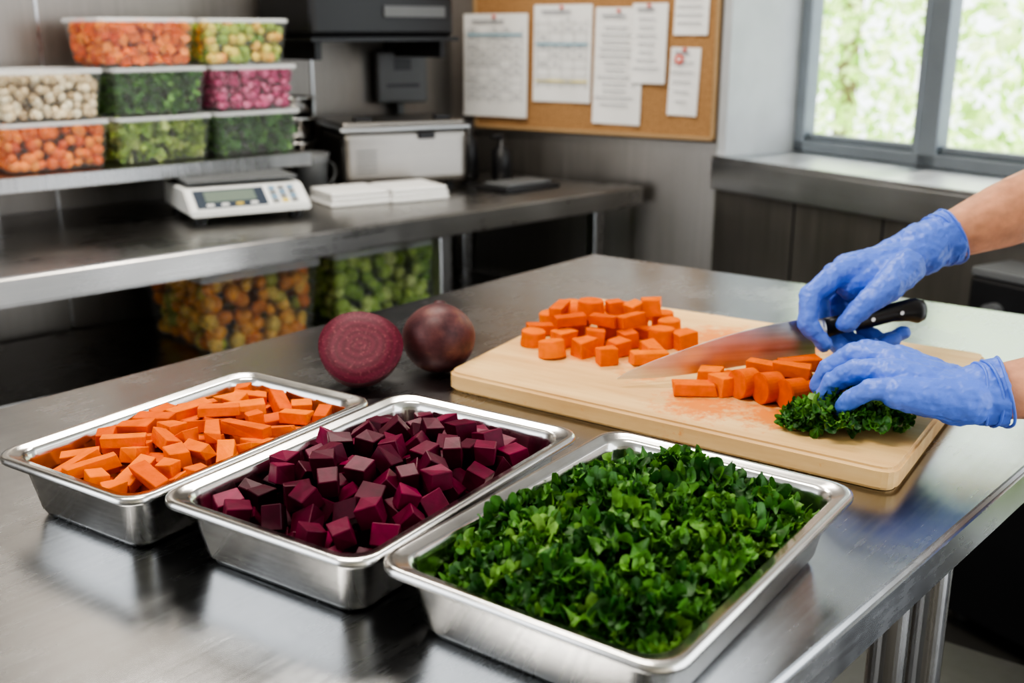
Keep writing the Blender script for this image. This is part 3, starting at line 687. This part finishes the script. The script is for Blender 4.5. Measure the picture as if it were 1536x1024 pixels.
# ------------------------------------------------------------------ cork board
b=B(); b.box((.86,.012,.72),(.475,-.007,1.405),'cork')
for x0,x1,z0,z1 in ((.045,.905,1.040,1.052),(.045,.905,1.758,1.77),(.045,.057,1.04,1.77),(.893,.905,1.04,1.77)): b.box((x1-x0,.018,z1-z0),((x0+x1)/2,-.010,(z0+z1)/2),'frame',bev=.002)
b.done('cork_notice_board',FB)
def sheet(x0,x1,z0,z1,y=-.016,cols=0,rows=10,top=None,seed=0,hd=None,tilt=0):
    r=random.Random(seed); b=B(); w,h=x1-x0,z1-z0
    n=6; V=[];F=[]
    for i in range(n+1):
        for j in range(n+1): V.append(((i/n-.5)*w,-.004*abs(i/n-.5)*(1-j/n)*3,(j/n-.5)*h))
    for i in range(n):
        for j in range(n): a=i*(n+1)+j; F.append((a,a+n+1,a+n+2,a+1))
    b.add(V,F,'paper',None,True)
    yy=-.0075
    b.box((w*.5,.0006,.006),(-.1*w,yy,h*.43),'ink')
    if top: b.box((w*.86,.0006,.006),(0,yy,h*.3),top)
    for k in range(rows):
        z=h*.36-(k+.5)*h*.72/rows
        if cols:
            b.box((w*.86,.0006,.0012),(0,yy,z),'ink')
            for c in range(cols):
                if r.random()<.7: b.box((w*.86/cols*r.uniform(.3,.7),.0006,.0035),((c+.5)/cols*w*.86-w*.43,yy,z+h*.3/rows),'ink')
        else: b.box((w*r.uniform(.4,.8),.0006,.003),(-.05*w,yy,z),'ink')
    if cols:
        for c in range(cols+1): b.box((.0012,.0006,h*.72),((c/cols-.5)*w*.86,yy,0),'ink')
    if hd=='red':
        b.cyl(.014,.001,(-w*.18,yy-.001,h*.33),'red',rot=(math.pi/2,0,0)); b.cyl(.006,.001,(-w*.18,yy-.002,h*.33),'paper',rot=(math.pi/2,0,0),seg=18)
    if hd=='yel': b.box((w*.9,.0006,.006),(0,yy,-h*.28),'inkyel'); b.box((w*.9,.0006,.006),(0,yy,h*.1),'inkblue')
    b.cyl(.005,.008,(0,yy-.002,h*.47),'red',rot=(math.pi/2,0,0),seg=18)
    b.done('pinned_paper',FB@Matrix.Translation(((x0+x1)/2,y,(z0+z1)/2))@Matrix.Rotation(tilt,4,'Y'))
sheet(.012,.262,1.08,1.405,y=-.024,cols=5,rows=9,seed=1,top='inkblue'); sheet(.28,.49,1.135,1.43,cols=4,rows=8,seed=2,hd='yel'); sheet(.50,.665,1.075,1.42,rows=12,seed=3,tilt=.01)
sheet(.630,.745,1.20,1.43,y=-.022,rows=7,seed=4); sheet(.765,.872,1.34,1.5,rows=5,seed=5); sheet(.755,.85,1.11,1.305,rows=5,seed=6,hd='red',tilt=.02)
# ------------------------------------------------------------------ black range at right
b=B(); b.box((.62,.14,.80),(.31,-.075,.44),'black',bev=.01); b.box((.64,.14,.02),(.32,-.075,.85),'grey_pl',bev=.004)
for i in range(5): b.cyl(.022,.03,(.07+i*.12,-.155,.77),'grey_pl',rot=(math.pi/2,0,0)); b.cyl(.008,.04,(.07+i*.12,-.16,.77),'black',rot=(math.pi/2,0,0),seg=18)
b.box((.5,.012,.02),(.31,-.165,.66),'leg',bev=.004)
for x in (.1,.52): b.box((.02,.03,.02),(x,-.15,.66),'leg')
for x in (.04,.58): b.cyl(.02,.045,(x,-.07,.0225),'leg')
b.done('black_range',FW@Matrix.Translation((.98,0,0)))
# ------------------------------------------------------------------ lights
def area(name,loc,size,power,rot=(0,0,0),col=(1,1,1)):
    l=bpy.data.lights.new(name,'AREA'); l.shape='RECTANGLE'; l.size,l.size_y=size; l.energy=power; l.color=col
    o=bpy.data.objects.new(name,l); C.objects.link(o); o.location=loc; o.rotation_euler=rot; return o
for (x,y) in ((-.6,.9),(-.3,2.4)):
    b=B(); b.box((1.24,.34,.05),(0,0,0),'white_pl',bev=.005); o=b.done('ceiling_light',Matrix.Translation((x,y,2.672)))
    a=area('tube_panel',(x,y,2.64),(1.2,.3),27,col=(1,.93,.83)); a.parent=o; a.matrix_parent_inverse=o.matrix_world.inverted()
l=bpy.data.lights.new('sun','SUN'); l.energy=7; l.angle=math.radians(6); l.color=(1,.94,.84); o=bpy.data.objects.new('sun',l); C.objects.link(o)
o.rotation_euler=Vector((.66,.60,.62)).to_track_quat('Z','Y').to_euler()
w=bpy.data.worlds.new('world'); bpy.context.scene.world=w; w.use_nodes=True; bg=w.node_tree.nodes['Background']; bg.inputs[0].default_value=(.92,.96,1,1); bg.inputs[1].default_value=2.9
# ------------------------------------------------------------------ camera
cam=bpy.data.cameras.new('camera'); cam.sensor_width=36; cam.lens=1616/1536*36; cam.clip_start=.02
co=bpy.data.objects.new('camera',cam); C.objects.link(co); co.location=(0,0,1.353); co.rotation_euler=(math.pi/2-.281,0,0)
cam.dof.use_dof=True; cam.dof.focus_distance=1.06; cam.dof.aperture_fstop=4.8
bpy.context.scene.camera=co
